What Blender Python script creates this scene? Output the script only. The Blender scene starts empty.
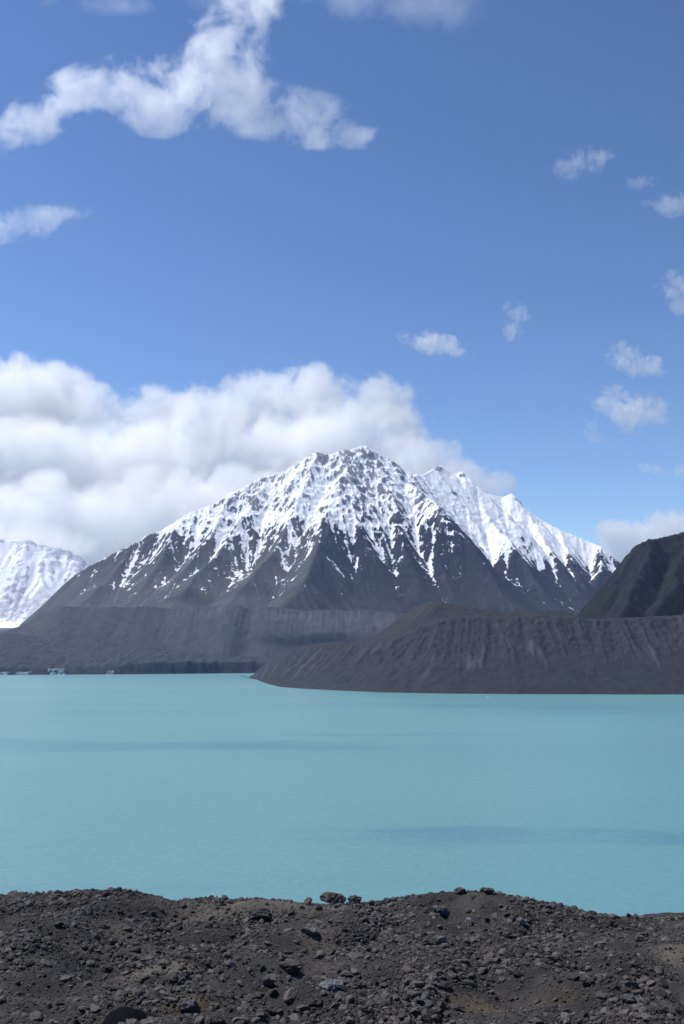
import bpy, bmesh, math, random
import numpy as np
from mathutils import Vector, Matrix

# ------------------------------------------------------------------ basics
W, HH = 684, 1024
CAMZ = 80.0
FPX = 35.0 / 36.0 * HH
HORIZON = 660.0
TILT = math.atan((HORIZON - HH / 2) / FPX)
scene = bpy.context.scene
COL = scene.collection
random.seed(4)
rng = np.random.default_rng(11)


def lerp(a, b, t):
    return a + (b - a) * t


def sstep(a, b, x):
    t = np.clip((x - a) / (b - a), 0, 1)
    return t * t * (3 - 2 * t)


def tan_elev(px, py):
    """direction of a photo pixel as (x/y, z/y) per metre of forward distance"""
    u = (np.asarray(px, float) - W / 2) / FPX
    v = (HH / 2 - np.asarray(py, float)) / FPX
    c, s = math.cos(TILT), math.sin(TILT)
    fy = c - v * s
    fz = s + v * c
    return u / fy, fz / fy


def at(px, py, Y):
    a, b = tan_elev(px, py)
    return a * Y, Y + 0 * a, CAMZ + b * Y


def to_px(x, y, z):
    c, s = math.cos(TILT), math.sin(TILT)
    dz = z - CAMZ
    f = y * c + dz * s
    u = -y * s + dz * c
    return W / 2 + FPX * x / f, HH / 2 - FPX * u / f


# ------------------------------------------------------------------ noise
_perm = np.random.default_rng(5).permutation(512).astype(np.int64)
_perm = np.concatenate([_perm, _perm, _perm])
_ga = np.random.default_rng(6).uniform(0, 2 * math.pi, 512)
_gx, _gy = np.cos(_ga), np.sin(_ga)


def perlin(x, y, seed=0):
    x = np.asarray(x, float); y = np.asarray(y, float)
    xi = np.floor(x).astype(np.int64); yi = np.floor(y).astype(np.int64)
    xf = x - xi; yf = y - yi
    u = xf ** 3 * (xf * (xf * 6 - 15) + 10)
    v = yf ** 3 * (yf * (yf * 6 - 15) + 10)

    def g(ix, iy, dx, dy):
        h = _perm[(_perm[(ix + seed * 37) % 512] + iy) % 512]
        return _gx[h] * dx + _gy[h] * dy
    a = g(xi, yi, xf, yf); b = g(xi + 1, yi, xf - 1, yf)
    c = g(xi, yi + 1, xf, yf - 1); d = g(xi + 1, yi + 1, xf - 1, yf - 1)
    return (lerp(lerp(a, b, u), lerp(c, d, u), v)) * 1.5


def fbm(x, y, octs=5, seed=0, gain=0.5, ridged=False):
    t = 0; a = 1; n = 0
    for i in range(octs):
        p = perlin(x * 2 ** i + 13.7 * i, y * 2 ** i - 7.1 * i, seed + i)
        if ridged:
            p = 1 - 2 * np.abs(p)
        t = t + a * p; n += a; a *= gain
    return t / n


def blur(a, s, axis):
    r = int(max(1, s * 2.5))
    k = np.exp(-0.5 * (np.arange(-r, r + 1) / s) ** 2); k /= k.sum()
    pad = [(0, 0)] * a.ndim; pad[axis] = (r, r)
    b = np.pad(a, pad, mode='edge'); out = 0
    n = a.shape[axis]
    for i, w in enumerate(k):
        sl = [slice(None)] * a.ndim; sl[axis] = slice(i, i + n)
        out = out + w * b[tuple(sl)]
    return out


def blur2(a, s):
    return blur(blur(a, s, 0), s, 1)


# ------------------------------------------------------------------ erosion
def erode(h, cell, steps, K, m=0.45, smax=1.15):
    """implicit stream-power erosion on a grid: carves branching gullies between ribs"""
    ny, nx = h.shape
    off = [(-1, -1), (-1, 0), (-1, 1), (0, -1), (0, 1), (1, -1), (1, 0), (1, 1)]
    idx = np.arange(ny * nx).reshape(ny, nx)
    area = None
    for st in range(steps):
        best = np.zeros_like(h); rec = idx.copy(); dist = np.full(h.shape, cell)
        hp = np.pad(h, 1, mode='edge'); ip = np.pad(idx, 1, mode='edge')
        for dy, dx in off:
            d = cell * math.hypot(dy, dx)
            s = (h - hp[1 + dy:1 + dy + ny, 1 + dx:1 + dx + nx]) / d
            m_ = s > best
            best = np.where(m_, s, best)
            rec = np.where(m_, ip[1 + dy:1 + dy + ny, 1 + dx:1 + dx + nx], rec)
            dist = np.where(m_, d, dist)
        order = np.argsort(h, axis=None)
        rl = rec.ravel().tolist(); A = [cell * cell] * (ny * nx)
        ol = order.tolist()
        for i in reversed(ol):
            r = rl[i]
            if r != i:
                A[r] += A[i]
        area = np.array(A).reshape(ny, nx)
        f = (K * area ** m / dist).ravel().tolist()
        mx = (smax * dist).ravel().tolist()
        H = h.ravel().tolist()
        for i in ol:
            r = rl[i]
            if r != i:
                z = (H[i] + f[i] * H[r]) / (1 + f[i])
                lim = H[r] + mx[i]
                H[i] = z if z < lim else lim
        h = np.array(H).reshape(ny, nx)
    return h, area


def upsample(h, f=2):
    ny, nx = h.shape
    yy = np.linspace(0, ny - 1, (ny - 1) * f + 1); xx = np.linspace(0, nx - 1, (nx - 1) * f + 1)
    y0 = np.minimum(yy.astype(int), ny - 2); x0 = np.minimum(xx.astype(int), nx - 2)
    fy = (yy - y0)[:, None]; fx = (xx - x0)[None, :]
    return lerp(lerp(h[y0][:, x0], h[y0][:, x0 + 1], fx), lerp(h[y0 + 1][:, x0], h[y0 + 1][:, x0 + 1], fx), fy)


def bil(h, xs, ys, x, y):
    ix = np.clip(np.searchsorted(xs, x) - 1, 0, len(xs) - 2)
    iy = np.clip(np.searchsorted(ys, y) - 1, 0, len(ys) - 2)
    fx = np.clip((x - xs[ix]) / (xs[ix + 1] - xs[ix]), 0, 1)
    fy = np.clip((y - ys[iy]) / (ys[iy + 1] - ys[iy]), 0, 1)
    return lerp(lerp(h[iy, ix], h[iy, ix + 1], fx), lerp(h[iy + 1, ix], h[iy + 1, ix + 1], fx), fy)


def fall_streaks(Z, c, seed, length=12, wide=0.8, smooth=3.0):
    """noise drawn out along the fall line, as snow chutes and scree runs lie"""
    ny, nx = Z.shape
    N = np.random.default_rng(seed).normal(size=Z.shape)
    N = blur2(N, wide); N += 0.6 * blur2(np.random.default_rng(seed + 1).normal(size=Z.shape), wide * 2.2) * 2.2
    gy, gx = np.gradient(blur2(Z, smooth), c)
    g = np.hypot(gx, gy) + 1e-6
    gx, gy = gx / g, gy / g
    jj, ii = np.meshgrid(np.arange(nx, dtype=float), np.arange(ny, dtype=float))
    out = N.copy()
    for sg in (1, -1):
        x, y = jj.copy(), ii.copy()
        for k in range(length):
            a = np.clip(np.round(y).astype(int), 0, ny - 1); b = np.clip(np.round(x).astype(int), 0, nx - 1)
            x = x + sg * gx[a, b]; y = y + sg * gy[a, b]
            a = np.clip(np.round(y).astype(int), 0, ny - 1); b = np.clip(np.round(x).astype(int), 0, nx - 1)
            out += N[a, b]
    return out / out.std()


# ------------------------------------------------------------------ mesh helpers
def mesh_from(name, V, F, attrs=None, smooth=False):
    """V (n,3), F (m,k) with k = 3 or 4"""
    me = bpy.data.meshes.new(name)
    V = np.ascontiguousarray(V, np.float32); F = np.ascontiguousarray(F, np.int32)
    k = F.shape[1]
    me.vertices.add(len(V)); me.vertices.foreach_set('co', V.ravel())
    me.loops.add(F.size); me.loops.foreach_set('vertex_index', F.ravel())
    me.polygons.add(len(F))
    me.polygons.foreach_set('loop_start', np.arange(0, F.size, k, dtype=np.int32))
    me.polygons.foreach_set('use_smooth', np.full(len(F), smooth))
    for an, av in (attrs or {}).items():
        at_ = me.attributes.new(an, 'FLOAT', 'POINT')
        at_.data.foreach_set('value', np.ascontiguousarray(av, np.float32).ravel())
    me.update(calc_edges=True)
    me.validate()
    return me


def grid_mesh(name, X, Y, Z, attrs=None, keep=None):
    ny, nx = Z.shape
    i = np.arange(ny * nx).reshape(ny, nx)
    F = np.stack([i[:-1, :-1], i[:-1, 1:], i[1:, 1:], i[1:, :-1]], -1).reshape(-1, 4)
    if keep is not None:
        F = F[keep[:-1, :-1].ravel()]
    V = np.stack([X, Y, Z], -1).reshape(-1, 3)
    used = np.zeros(len(V), bool); used[F.ravel()] = True
    re = np.cumsum(used) - 1
    return mesh_from(name, V[used], re[F], {k: v.ravel()[used] for k, v in (attrs or {}).items()}, True)


def link(name, me, mat, label=None, cat=None, kind=None, group=None, loc=(0, 0, 0)):
    o = bpy.data.objects.new(name, me)
    if mat and not me.materials:
        me.materials.append(mat)
    o.location = loc
    COL.objects.link(o)
    if label: o['label'] = label
    if cat: o['category'] = cat
    if kind: o['kind'] = kind
    if group: o['group'] = group
    return o


def fit_skyline(X, Y, Z, line, zb, wind=None, passes=3, sm=3.0, lo=0.55, hi=1.7):
    """stretch the relief above ZB, by bearing, until its crest reaches the measured height"""
    lp = np.array(line, float)
    bins = np.arange(int(lp[0, 0]), int(lp[-1, 0]) + 1, 2)
    tgt = np.interp(bins, lp[:, 0], lp[:, 1])
    for it in range(passes + 2):
        px, py = to_px(X, Y, Z)
        b = np.round((px - bins[0]) / 2).astype(int)
        ok = (b >= 0) & (b < len(bins))
        if wind is not None: ok &= wind
        bi = b[ok]; p = py[ok]; o = np.lexsort((p, bi))
        ub, first = np.unique(bi[o], return_index=True)
        sel = np.flatnonzero(ok.ravel())[o[first]]
        yy, zz, pp = Y.ravel()[sel], Z.ravel()[sel], py.ravel()[sel]
        zbv = np.broadcast_to(zb, Z.shape).ravel()[sel]
        xx = np.asarray(px).ravel()[sel]
        _, e = tan_elev(xx, np.interp(xx, lp[:, 0], lp[:, 1]))
        zt = CAMZ + e * yy
        s = np.clip((zt - zbv) / np.maximum(zz - zbv, 5), lo, hi)
        s = np.interp(np.arange(len(bins)), ub, s)
        s = blur(s, sm if it >= passes else 14.0, 0)
        f = np.interp(px, bins, s)
        if it >= passes:                      # the last small corrections touch only the crest itself
            f = 1 + (f - 1) * sstep(30, 2, py - np.interp(px, lp[:, 0], lp[:, 1]))
        if wind is not None:
            f = np.where(wind, f, 1)
        Z = np.where(Z > zb, zb + (Z - zb) * f, Z)
    return Z


# ------------------------------------------------------------------ node helpers
class NT:
    def __init__(self, tree):
        self.t = tree; self.n = tree.nodes; self.l = tree.links

    def new(self, typ, **kw):
        nd = self.n.new(typ)
        for k, v in kw.items():
            setattr(nd, k, v)
        return nd

    def put(self, sock, v):
        if isinstance(v, bpy.types.NodeSocket):
            self.l.new(v, sock)
        elif v is not None:
            sock.default_value = v

    def math(self, op, a, b=None, c=None, clamp=False):
        nd = self.new('ShaderNodeMath', operation=op, use_clamp=clamp)
        self.put(nd.inputs[0], a); self.put(nd.inputs[1], b)
        if c is not None: self.put(nd.inputs[2], c)
        return nd.outputs[0]

    def vmath(self, op, a, b=None):
        nd = self.new('ShaderNodeVectorMath', operation=op)
        self.put(nd.inputs[0], a); self.put(nd.inputs[1], b)
        return nd.outputs['Value'] if op in ('LENGTH', 'DOT_PRODUCT', 'DISTANCE') else nd.outputs[0]

    def noise(self, vec, scale, detail=4, rough=0.55, dist=0.0, color=False):
        nd = self.new('ShaderNodeTexNoise')
        self.put(nd.inputs['Vector'], vec)
        nd.inputs['Scale'].default_value = scale; nd.inputs['Detail'].default_value = detail
        nd.inputs['Roughness'].default_value = rough; nd.inputs['Distortion'].default_value = dist
        return nd.outputs['Color' if color else 'Fac']

    def rng(self, v, a, b, c=0.0, d=1.0, smooth=True):
        nd = self.new('ShaderNodeMapRange', interpolation_type='SMOOTHSTEP' if smooth else 'LINEAR')
        self.put(nd.inputs['Value'], v)
        for k, x in zip(('From Min', 'From Max', 'To Min', 'To Max'), (a, b, c, d)):
            self.put(nd.inputs[k], x)
        return nd.outputs['Result']

    def mix(self, f, a, b):
        nd = self.new('ShaderNodeMix', data_type='RGBA')
        self.put(nd.inputs['Factor'], f)
        self.put(nd.inputs['A'] if 'A' in nd.inputs and nd.inputs['A'].type == 'RGBA' else nd.inputs[6], a if isinstance(a, bpy.types.NodeSocket) else (*a, 1))
        self.put(nd.inputs[7], b if isinstance(b, bpy.types.NodeSocket) else (*b, 1))
        return nd.outputs[2]

    def attr(self, name):
        return self.new('ShaderNodeAttribute', attribute_name=name).outputs['Fac']

    def pos(self):
        return self.new('ShaderNodeNewGeometry').outputs['Position']

    def scaled(self, vec, s):
        nd = self.new('ShaderNodeMapping')
        self.put(nd.inputs['Vector'], vec); nd.inputs['Scale'].default_value = s
        return nd.outputs[0]

    def bump(self, h, strength, dist):
        nd = self.new('ShaderNodeBump')
        nd.inputs['Strength'].default_value = strength; nd.inputs['Distance'].default_value = dist
        self.put(nd.inputs['Height'], h)
        return nd.outputs[0]


def material(name):
    m = bpy.data.materials.new(name); m.use_nodes = True
    nt = NT(m.node_tree)
    b = nt.n['Principled BSDF']
    b.inputs['Roughness'].default_value = 0.9
    b.inputs['Specular IOR Level'].default_value = 0.2
    return m, nt, b


# ------------------------------------------------------------------ camera, sun, sky
SUN_EL, SUN_AZ = 60.0, -78.0        # azimuth measured from the viewing direction, negative = left
cam_d = bpy.data.cameras.new('camera')
cam_d.sensor_width = 36; cam_d.lens = 35; cam_d.clip_end = 80000; cam_d.clip_start = 0.2
cam = bpy.data.objects.new('camera', cam_d); COL.objects.link(cam)
cam.location = (0, 0, CAMZ); cam.rotation_euler = (math.radians(90) + TILT, 0, 0)
scene.camera = cam

sd = bpy.data.lights.new('sun', 'SUN'); sd.energy = 5.0; sd.angle = math.radians(0.5); sd.color = (1, 0.965, 0.92)
sun = bpy.data.objects.new('sun', sd); COL.objects.link(sun)
el, az = math.radians(SUN_EL), math.radians(SUN_AZ)
sdir = Vector((math.sin(az) * math.cos(el), math.cos(az) * math.cos(el), math.sin(el)))
sun.rotation_euler = (-sdir).to_track_quat('-Z', 'Y').to_euler()
sun.location = (0, 0, 4000)

world = bpy.data.worlds.new('World'); scene.world = world; world.use_nodes = True
wt = NT(world.node_tree)
sky = wt.new('ShaderNodeTexSky', sky_type='NISHITA')
sky.sun_disc = False; sky.sun_elevation = el; sky.sun_rotation = az
sky.altitude = 700; sky.air_density = 1.0; sky.dust_density = 0.0; sky.ozone_density = 1.0
# a slightly deeper contrast between the high and the low sky
sc0 = wt.vmath('MULTIPLY', sky.outputs[0], (0.1, 0.1, 0.1))
gm = wt.new('ShaderNodeGamma'); wt.l.new(sc0, gm.inputs[0]); gm.inputs[1].default_value = 1.42
sc1 = wt.vmath('MULTIPLY', gm.outputs[0], (15.2, 15.2, 15.2))
bg = wt.n['Background']; wt.l.new(sc1, bg.inputs[0]); bg.inputs[1].default_value = 0.112

vs = scene.view_settings
vs.view_transform = 'Standard'; vs.look = 'None'; vs.gamma = 1; vs.use_curve_mapping = False
vs.exposure = 0.12
cy = scene.cycles
cy.volume_bounces = 36; cy.max_bounces = 40; cy.volume_max_steps = 256
cy.use_denoising = True
CLOUDS = True
HAZE = 1.5e-5

# ------------------------------------------------------------------ the snow mountain
def ridge_field(X, Y, ridges, zb, k, sub=False):
    Z = np.full(X.shape, -1e9)
    lines = [[tuple(float(q) for q in at(*p)) for p in rd] for rd in ridges]
    if sub:                                   # side spurs, falling away to both sides of the main ribs
        r = np.random.default_rng(77)
        for pts in list(lines):
            acc, side = 0.0, 1
            for (x0, y0, z0), (x1, y1, z1) in zip(pts, pts[1:]):
                L = math.hypot(x1 - x0, y1 - y0); acc += L
                if acc > 330 and z1 > 1200:
                    acc = r.uniform(0, 150); side = -side
                    dirx, diry = (x1 - x0) / L, (y1 - y0) / L
                    a_ = side * math.radians(r.uniform(45, 75))
                    ux, uy = dirx * math.cos(a_) - diry * math.sin(a_), dirx * math.sin(a_) + diry * math.cos(a_)
                    if uy > 0.3: uy = -uy
                    ln = r.uniform(450, 900); q = [(x1, y1, z1)]
                    for j in range(3):
                        bx, by, bz = q[-1]; st = ln / 3
                        ux += r.uniform(-.25, .25); n_ = math.hypot(ux, uy)
                        q.append((bx + ux / n_ * st, by + uy / n_ * st, bz - st * r.uniform(.8, 1.1)))
                    lines.append(q)
    for pts in lines:
        for (x0, y0, z0), (x1, y1, z1) in zip(pts, pts[1:]):
            dx, dy = x1 - x0, y1 - y0
            t = np.clip(((X - x0) * dx + (Y - y0) * dy) / (dx * dx + dy * dy), 0, 1)
            d = np.hypot(X - x0 - t * dx, Y - y0 - t * dy)
            rel = np.maximum(z0 + t * (z1 - z0) - zb, 1.0)
            t = k * d / rel
            Z = np.maximum(Z, zb + rel * np.where(t < 0.62, 1 - t, 0.38 * np.exp(-(t - 0.62) / 0.38)))
    return Z


SKY_MAIN = [(-10, 640), (15, 629), (30, 616), (45, 603), (60, 588), (75, 575), (90, 566), (105, 558), (118, 551), (130, 546), (145, 536), (160, 531),
            (175, 522), (190, 512), (203, 508), (215, 503), (230, 493), (245, 487), (258, 479), (270, 475), (285, 471), (300, 462), (309, 455),
            (318, 452), (330, 455), (338, 451), (345, 450), (355, 448), (365, 445), (373, 450), (380, 455), (388, 458), (395, 462), (403, 469), (412, 474),
            (422, 475), (431, 470), (440, 465), (447, 470), (455, 474), (462, 471), (469, 478), (477, 486), (487, 494), (497, 496), (505, 497),
            (511, 493), (516, 497), (525, 508), (540, 519), (560, 530), (575, 536), (587, 541), (600, 546), (612, 556), (625, 566)]
P = (365, 445, 9800)
R_MAIN = [
    [P, (345, 450, 9750), (330, 455, 9700), (318, 452, 9700), (300, 462, 9650), (285, 471, 9600), (270, 475, 9600), (245, 487, 9500), (215, 503, 9400),
     (190, 512, 9300), (160, 530, 9200), (130, 545, 9100), (105, 558, 9000), (75, 575, 8900), (45, 603, 8700), (15, 630, 8400), (-30, 650, 8100)],
    [P, (380, 455, 9850), (395, 462, 9950), (410, 474, 10100), (422, 475, 10300), (440, 465, 10600), (455, 474, 10700), (462, 471, 10700), (475, 485, 10800),
     (487, 494, 10900), (505, 497, 10900), (512, 493, 10900), (525, 508, 10900), (540, 519, 10800), (560, 530, 10700), (585, 541, 10600), (600, 546, 10500),
     (620, 562, 10300), (660, 590, 10000)],
    [(395, 462, 9950), (410, 484, 9600), (430, 502, 9300), (450, 524, 9000), (475, 552, 8700), (500, 580, 8300), (525, 604, 7900)],
    [P, (350, 470, 9400), (335, 488, 9150), (327, 513, 8850), (321, 546, 8450), (298, 580, 7950), (268, 608, 7500)],
    [(318, 452, 9700), (302, 488, 9250), (288, 522, 8850), (258, 560, 8300), (220, 600, 7700)],
    [(270, 475, 9600), (243, 520, 9000), (208, 557, 8500), (165, 600, 7800)],
    [(215, 503, 9400), (200, 540, 8900), (165, 580, 8300)],
    [(175, 521, 9250), (160, 550, 8800), (125, 592, 8200), (95, 608, 7900)],
    [(130, 545, 9100), (105, 580, 8600), (60, 612, 8100)],
    [(380, 455, 9850), (388, 490, 9350), (402, 530, 8850), (418, 572, 8300), (424, 606, 7750)],
    [(410, 484, 9600), (425, 530, 9000), (450, 575, 8400), (470, 606, 7900)],
    [(455, 474, 10700), (482, 512, 10200), (507, 537, 9800), (530, 562, 9400), (550, 592, 9000)],
    [(525, 508, 10900), (548, 547, 10200), (577, 582, 9500)],
    [(600, 546, 10500), (602, 577, 9900), (592, 602, 9400)],
    [(560, 530, 10700), (572, 560, 10100), (590, 590, 9500)],
]


def build_mountain():
    c = 20.0
    xs = np.arange(-4000, 3600 + 1, c); ys = np.arange(7050, 11900 + 1, c)
    X, Y = np.meshgrid(xs, ys)
    zb = 215 + 0.05 * (Y - 7050)
    wx = 90 * fbm(X / 700, Y / 700, 3, 3); wy = 90 * fbm(X / 700, Y / 700, 3, 9)
    Z = ridge_field(X + wx, Y + wy, R_MAIN, zb, 1.12, sub=True)
    rel = np.clip((Z - zb) / 900, 0, 1)
    Z = Z + rel * (70 * fbm(X / 420, Y / 420, 5, 21) + 30 * fbm(X / 130, Y / 130, 3, 33, ridged=True))
    Z, A = erode(Z, c, 8, 0.022)
    lowm = sstep(1050, 600, Z)
    Z = lerp(Z, blur2(Z, 7.0), 0.85 * lowm)
    f = 2
    Z = upsample(Z, f); c /= f
    xs = np.linspace(xs[0], xs[-1], Z.shape[1]); ys = np.linspace(ys[0], ys[-1], Z.shape[0])
    X, Y = np.meshgrid(xs, ys)
    zb = 215 + 0.05 * (Y - 7050)
    rel = np.clip((Z - zb) / 900, 0, 1)
    crag = sstep(900, 1350, Z) * (1 - 0.65 * sstep(10050, 10400, Y))
    Z = Z + rel * (14 * fbm(X / 120, Y / 120, 4, 41) + 6 * fbm(X / 60, Y / 60, 3, 47, ridged=True))
    Z = Z + crag * (34 * fbm((X + .5 * Y) / 150, (Y - .3 * X) / 110, 4, 43, ridged=True, gain=0.6))
    Z, A = erode(Z, c, 3, 0.012, smax=2.2)
    peak = np.exp(-((X - 250) / 1100) ** 2) * sstep(10100, 9800, Y)
    hi = sstep(1000, 1400, Z)
    wxx = X + 60 * fbm(X / 180, Y / 180, 3, 44)
    Z = Z + hi * (0.45 + 0.75 * peak) * (30 * fbm((wxx + .6 * Y) / 95, (Y - .3 * wxx) / 70, 4, 45, ridged=True, gain=0.62) * sstep(10500, 10000, Y) + 9 * fbm(X / 34, Y / 34, 3, 46, ridged=True))
    Z = fit_skyline(X, Y, Z, SKY_MAIN, zb, passes=5, sm=1.1)
    Z = lerp(150.0, Z, sstep(7050, 7500, Y))
    # how snow lies: high, in hollows and gullies, off the steepest rock
    gy, gx = np.gradient(Z, c)
    sl = np.hypot(gx, gy)
    cav = (blur2(Z, 5) - Z) / 12 + (blur2(Z, 14) - Z) / 45
    flow = np.log10(np.maximum(A, 1))
    fl = blur2(flow, 0.8)
    slb = np.hypot(*np.gradient(blur2(Z, 1.2), c))
    cav1 = (blur2(Z, 2.5) - Z) / 7
    meso = fbm(X / 130, Y / 130, 4, 55, gain=0.6)
    back = np.maximum(sstep(9900, 10200, Y), 0.9 * sstep(750, 1050, X) * sstep(9200, 9600, Y))
    st1 = fall_streaks(Z, c, 301, 8, 0.55, 2.0); grain = blur2(np.random.default_rng(330).normal(size=Z.shape), 0.6); grain /= grain.std(); st2 = fall_streaks(Z, c, 305, 26, 1.0, 5.0)
    field = fbm(X / 330, Y / 330, 3, 57)
    snow = np.clip((Z - 1090) / 330, -3, 0.72 + 0.8 * back - 0.22 * peak) + 0.2 * np.clip(cav, -0.6, 1.2) + 0.24 * np.clip(cav1, -1.0, 1.3) * hi
    snow -= (0.95 - 0.35 * back) * np.clip(slb - 0.95, -.3, 1.0)
    snow += 0.30 * (fl - 3.2) * sstep(600, 800, Z) * sstep(1450, 1150, Z)
    snow += (0.34 - 0.18 * back) * st1 + 0.10 * st2 + (0.42 - 0.2 * back) * meso + 0.5 * field + (0.20 - 0.08 * back + 0.14 * sstep(-300, -900, X)) * grain
    snow += 0.6 * back * sstep(850, 1100, Z) + 0.24 * sstep(-500, -1700, X) * sstep(820, 1000, Z)
    pk = back * sstep(1500, 1850, Z)
    snow -= pk * (0.55 - 0.9 * meso - 0.25 * st1)
    def near(px, py, Yc, rx, ry):
        x0 = float(at(px, py, Yc)[0])
        return np.exp(-((X - x0) / rx) ** 2 - ((Y - Yc) / ry) ** 2)
    snow += 0.85 * near(345, 536, 8760, 130, 150) + 0.5 * near(318, 500, 9000, 120, 250)
    for q in [(436, 470, 10500, 70, 130), (474, 484, 10750, 60, 90), (463, 476, 10620, 50, 70), (522, 508, 10850, 90, 90), (455, 500, 10300, 60, 70)]:
        snow -= 1.5 * near(*q)
    snow += 0.22 * (fl - 3.4) * sstep(300, 1200, X) * sstep(520, 700, Z) * sstep(1300, 1050, Z)
    me = grid_mesh('mountain', X, Y, Z, {'snow': snow, 'flow': fl, 'slope': sl, 'east': sstep(-240, -60, X + 0.4 * (8600 - Y) + 40 * st2 + 60 * meso), 'run': st2 * 0.5 + 0.25 * st1, 'dust_haze': 0.45 * sstep(1250, 1700, Z)})
    m, nt, b = material('alpine rock and snow')
    p = nt.pos()
    n1 = nt.noise(p, 0.012, 6, 0.65); n2 = nt.noise(p, 0.07, 5, 0.7)
    nn = nt.math('ADD', nt.math('MULTIPLY', n1, 0.9), nt.math('MULTIPLY', n2, 0.9))
    s = nt.math('ADD', nt.attr('snow'), nt.math('MULTIPLY', nt.math('SUBTRACT', nn, 0.9), 1.7))
    sf = nt.rng(s, -0.06, 0.14)
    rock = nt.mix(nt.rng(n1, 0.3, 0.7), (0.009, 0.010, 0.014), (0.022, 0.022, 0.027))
    rock = nt.mix(nt.math('MULTIPLY', nt.math('SUBTRACT', 1.0, nt.attr('east')), 0.8), rock, (0.088, 0.087, 0.084))  # paler talus left, dark bedrock right; lighting contrast painted into the colour too
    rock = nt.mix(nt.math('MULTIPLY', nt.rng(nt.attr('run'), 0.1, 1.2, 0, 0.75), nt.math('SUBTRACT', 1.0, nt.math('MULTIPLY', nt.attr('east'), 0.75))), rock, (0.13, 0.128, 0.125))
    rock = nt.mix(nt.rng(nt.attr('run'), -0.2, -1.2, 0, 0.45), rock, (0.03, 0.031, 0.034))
    # lower slopes: scree and brown tussock
    zz = nt.new('ShaderNodeSeparateXYZ'); nt.l.new(p, zz.inputs[0])
    low = nt.rng(zz.outputs[2], 1050, 450)
    veg = nt.rng(nt.noise(p, 0.0022, 5, 0.6), 0.42, 0.6)
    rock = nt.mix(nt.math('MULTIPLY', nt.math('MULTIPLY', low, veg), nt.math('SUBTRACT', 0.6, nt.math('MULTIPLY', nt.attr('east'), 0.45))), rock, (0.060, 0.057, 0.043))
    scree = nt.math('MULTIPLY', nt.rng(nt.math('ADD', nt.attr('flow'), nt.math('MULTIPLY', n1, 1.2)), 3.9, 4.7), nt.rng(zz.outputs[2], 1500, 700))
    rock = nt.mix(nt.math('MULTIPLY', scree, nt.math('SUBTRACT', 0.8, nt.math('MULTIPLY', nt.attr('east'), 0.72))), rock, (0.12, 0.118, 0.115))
    dn = nt.rng(nt.math('ADD', nt.math('MULTIPLY', n2, 0.6), nt.math('MULTIPLY', n1, 0.6)), 0.30, 0.70)
    rock = nt.mix(nt.math('MULTIPLY', nt.attr('dust_haze'), dn), rock, (0.6, 0.62, 0.66))
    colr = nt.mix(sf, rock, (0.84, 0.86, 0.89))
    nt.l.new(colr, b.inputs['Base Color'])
    nt.l.new(nt.bump(nt.math('ADD', n1, nt.math('MULTIPLY', n2, 0.5)), 0.9, 18), b.inputs['Normal'])
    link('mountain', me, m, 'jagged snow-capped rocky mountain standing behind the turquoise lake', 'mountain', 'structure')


build_mountain()


def build_far_range():
    c = 25.0
    xs = np.arange(-8200, -2900, c); ys = np.arange(11900, 14300, c)
    X, Y = np.meshgrid(xs, ys)
    sk = [(-120, 505), (-60, 530), (-20, 543), (0, 538), (15, 541), (30, 540), (45, 546), (60, 548), (75, 553), (88, 562), (110, 590), (130, 610)]
    rd = [[(a, b_, 13500 - abs(a - 10) * 2) for a, b_ in sk],
          [(0, 538, 13500), (-20, 575, 12900), (-30, 605, 12300)], [(45, 546, 13500), (40, 575, 12900), (60, 600, 12300)], [(88, 562, 13400), (75, 590, 12800)]]
    zb = 330.0
    Z = ridge_field(X + 80 * fbm(X / 500, Y / 500, 3, 4), Y, rd, zb, 0.95)
    rel = np.clip((Z - zb) / 900, 0, 1)
    Z = Z + rel * (80 * fbm(X / 450, Y / 450, 5, 71) + 30 * fbm(X / 120, Y / 120, 3, 72, ridged=True))
    Z, A = erode(Z, c, 10, 0.03)
    Z = fit_skyline(X, Y, Z, sk, zb)
    gy, gx = np.gradient(Z, c)
    sl = np.hypot(gx, gy)
    cav = (blur2(Z, 3) - Z) / 20
    plain = 500 + 0.17 * (Y - 11900) + 8 * fbm(X / 200, Y / 200, 3, 78)
    flat = Z < plain; Z = np.maximum(Z, plain)
    snow = 2.0 * flat + 0.3 * fall_streaks(Z, c, 320, 6, 0.8, 2) + 0.1 + np.clip((Z - 850) / 420, -3, .6) + 0.5 * np.clip(cav, -1.5, 1.5) - 0.9 * (sl - 0.8) + 0.4 * fbm(X / 300, Y / 300, 4, 77)
    me = grid_mesh('snowy_range', X, Y, Z, {'snow': snow, 'flow': np.log10(A), 'slope': sl, 'east': 0 * snow, 'run': 0 * snow, 'dust_haze': 0 * snow + 1.0})  # full pale dusting here also paints distance haze into the rock colour
    link('snowy_range', me, bpy.data.materials['alpine rock and snow'], 'distant snow-covered range half lost in cloud at the left edge', 'mountain', 'structure')


build_far_range()


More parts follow.
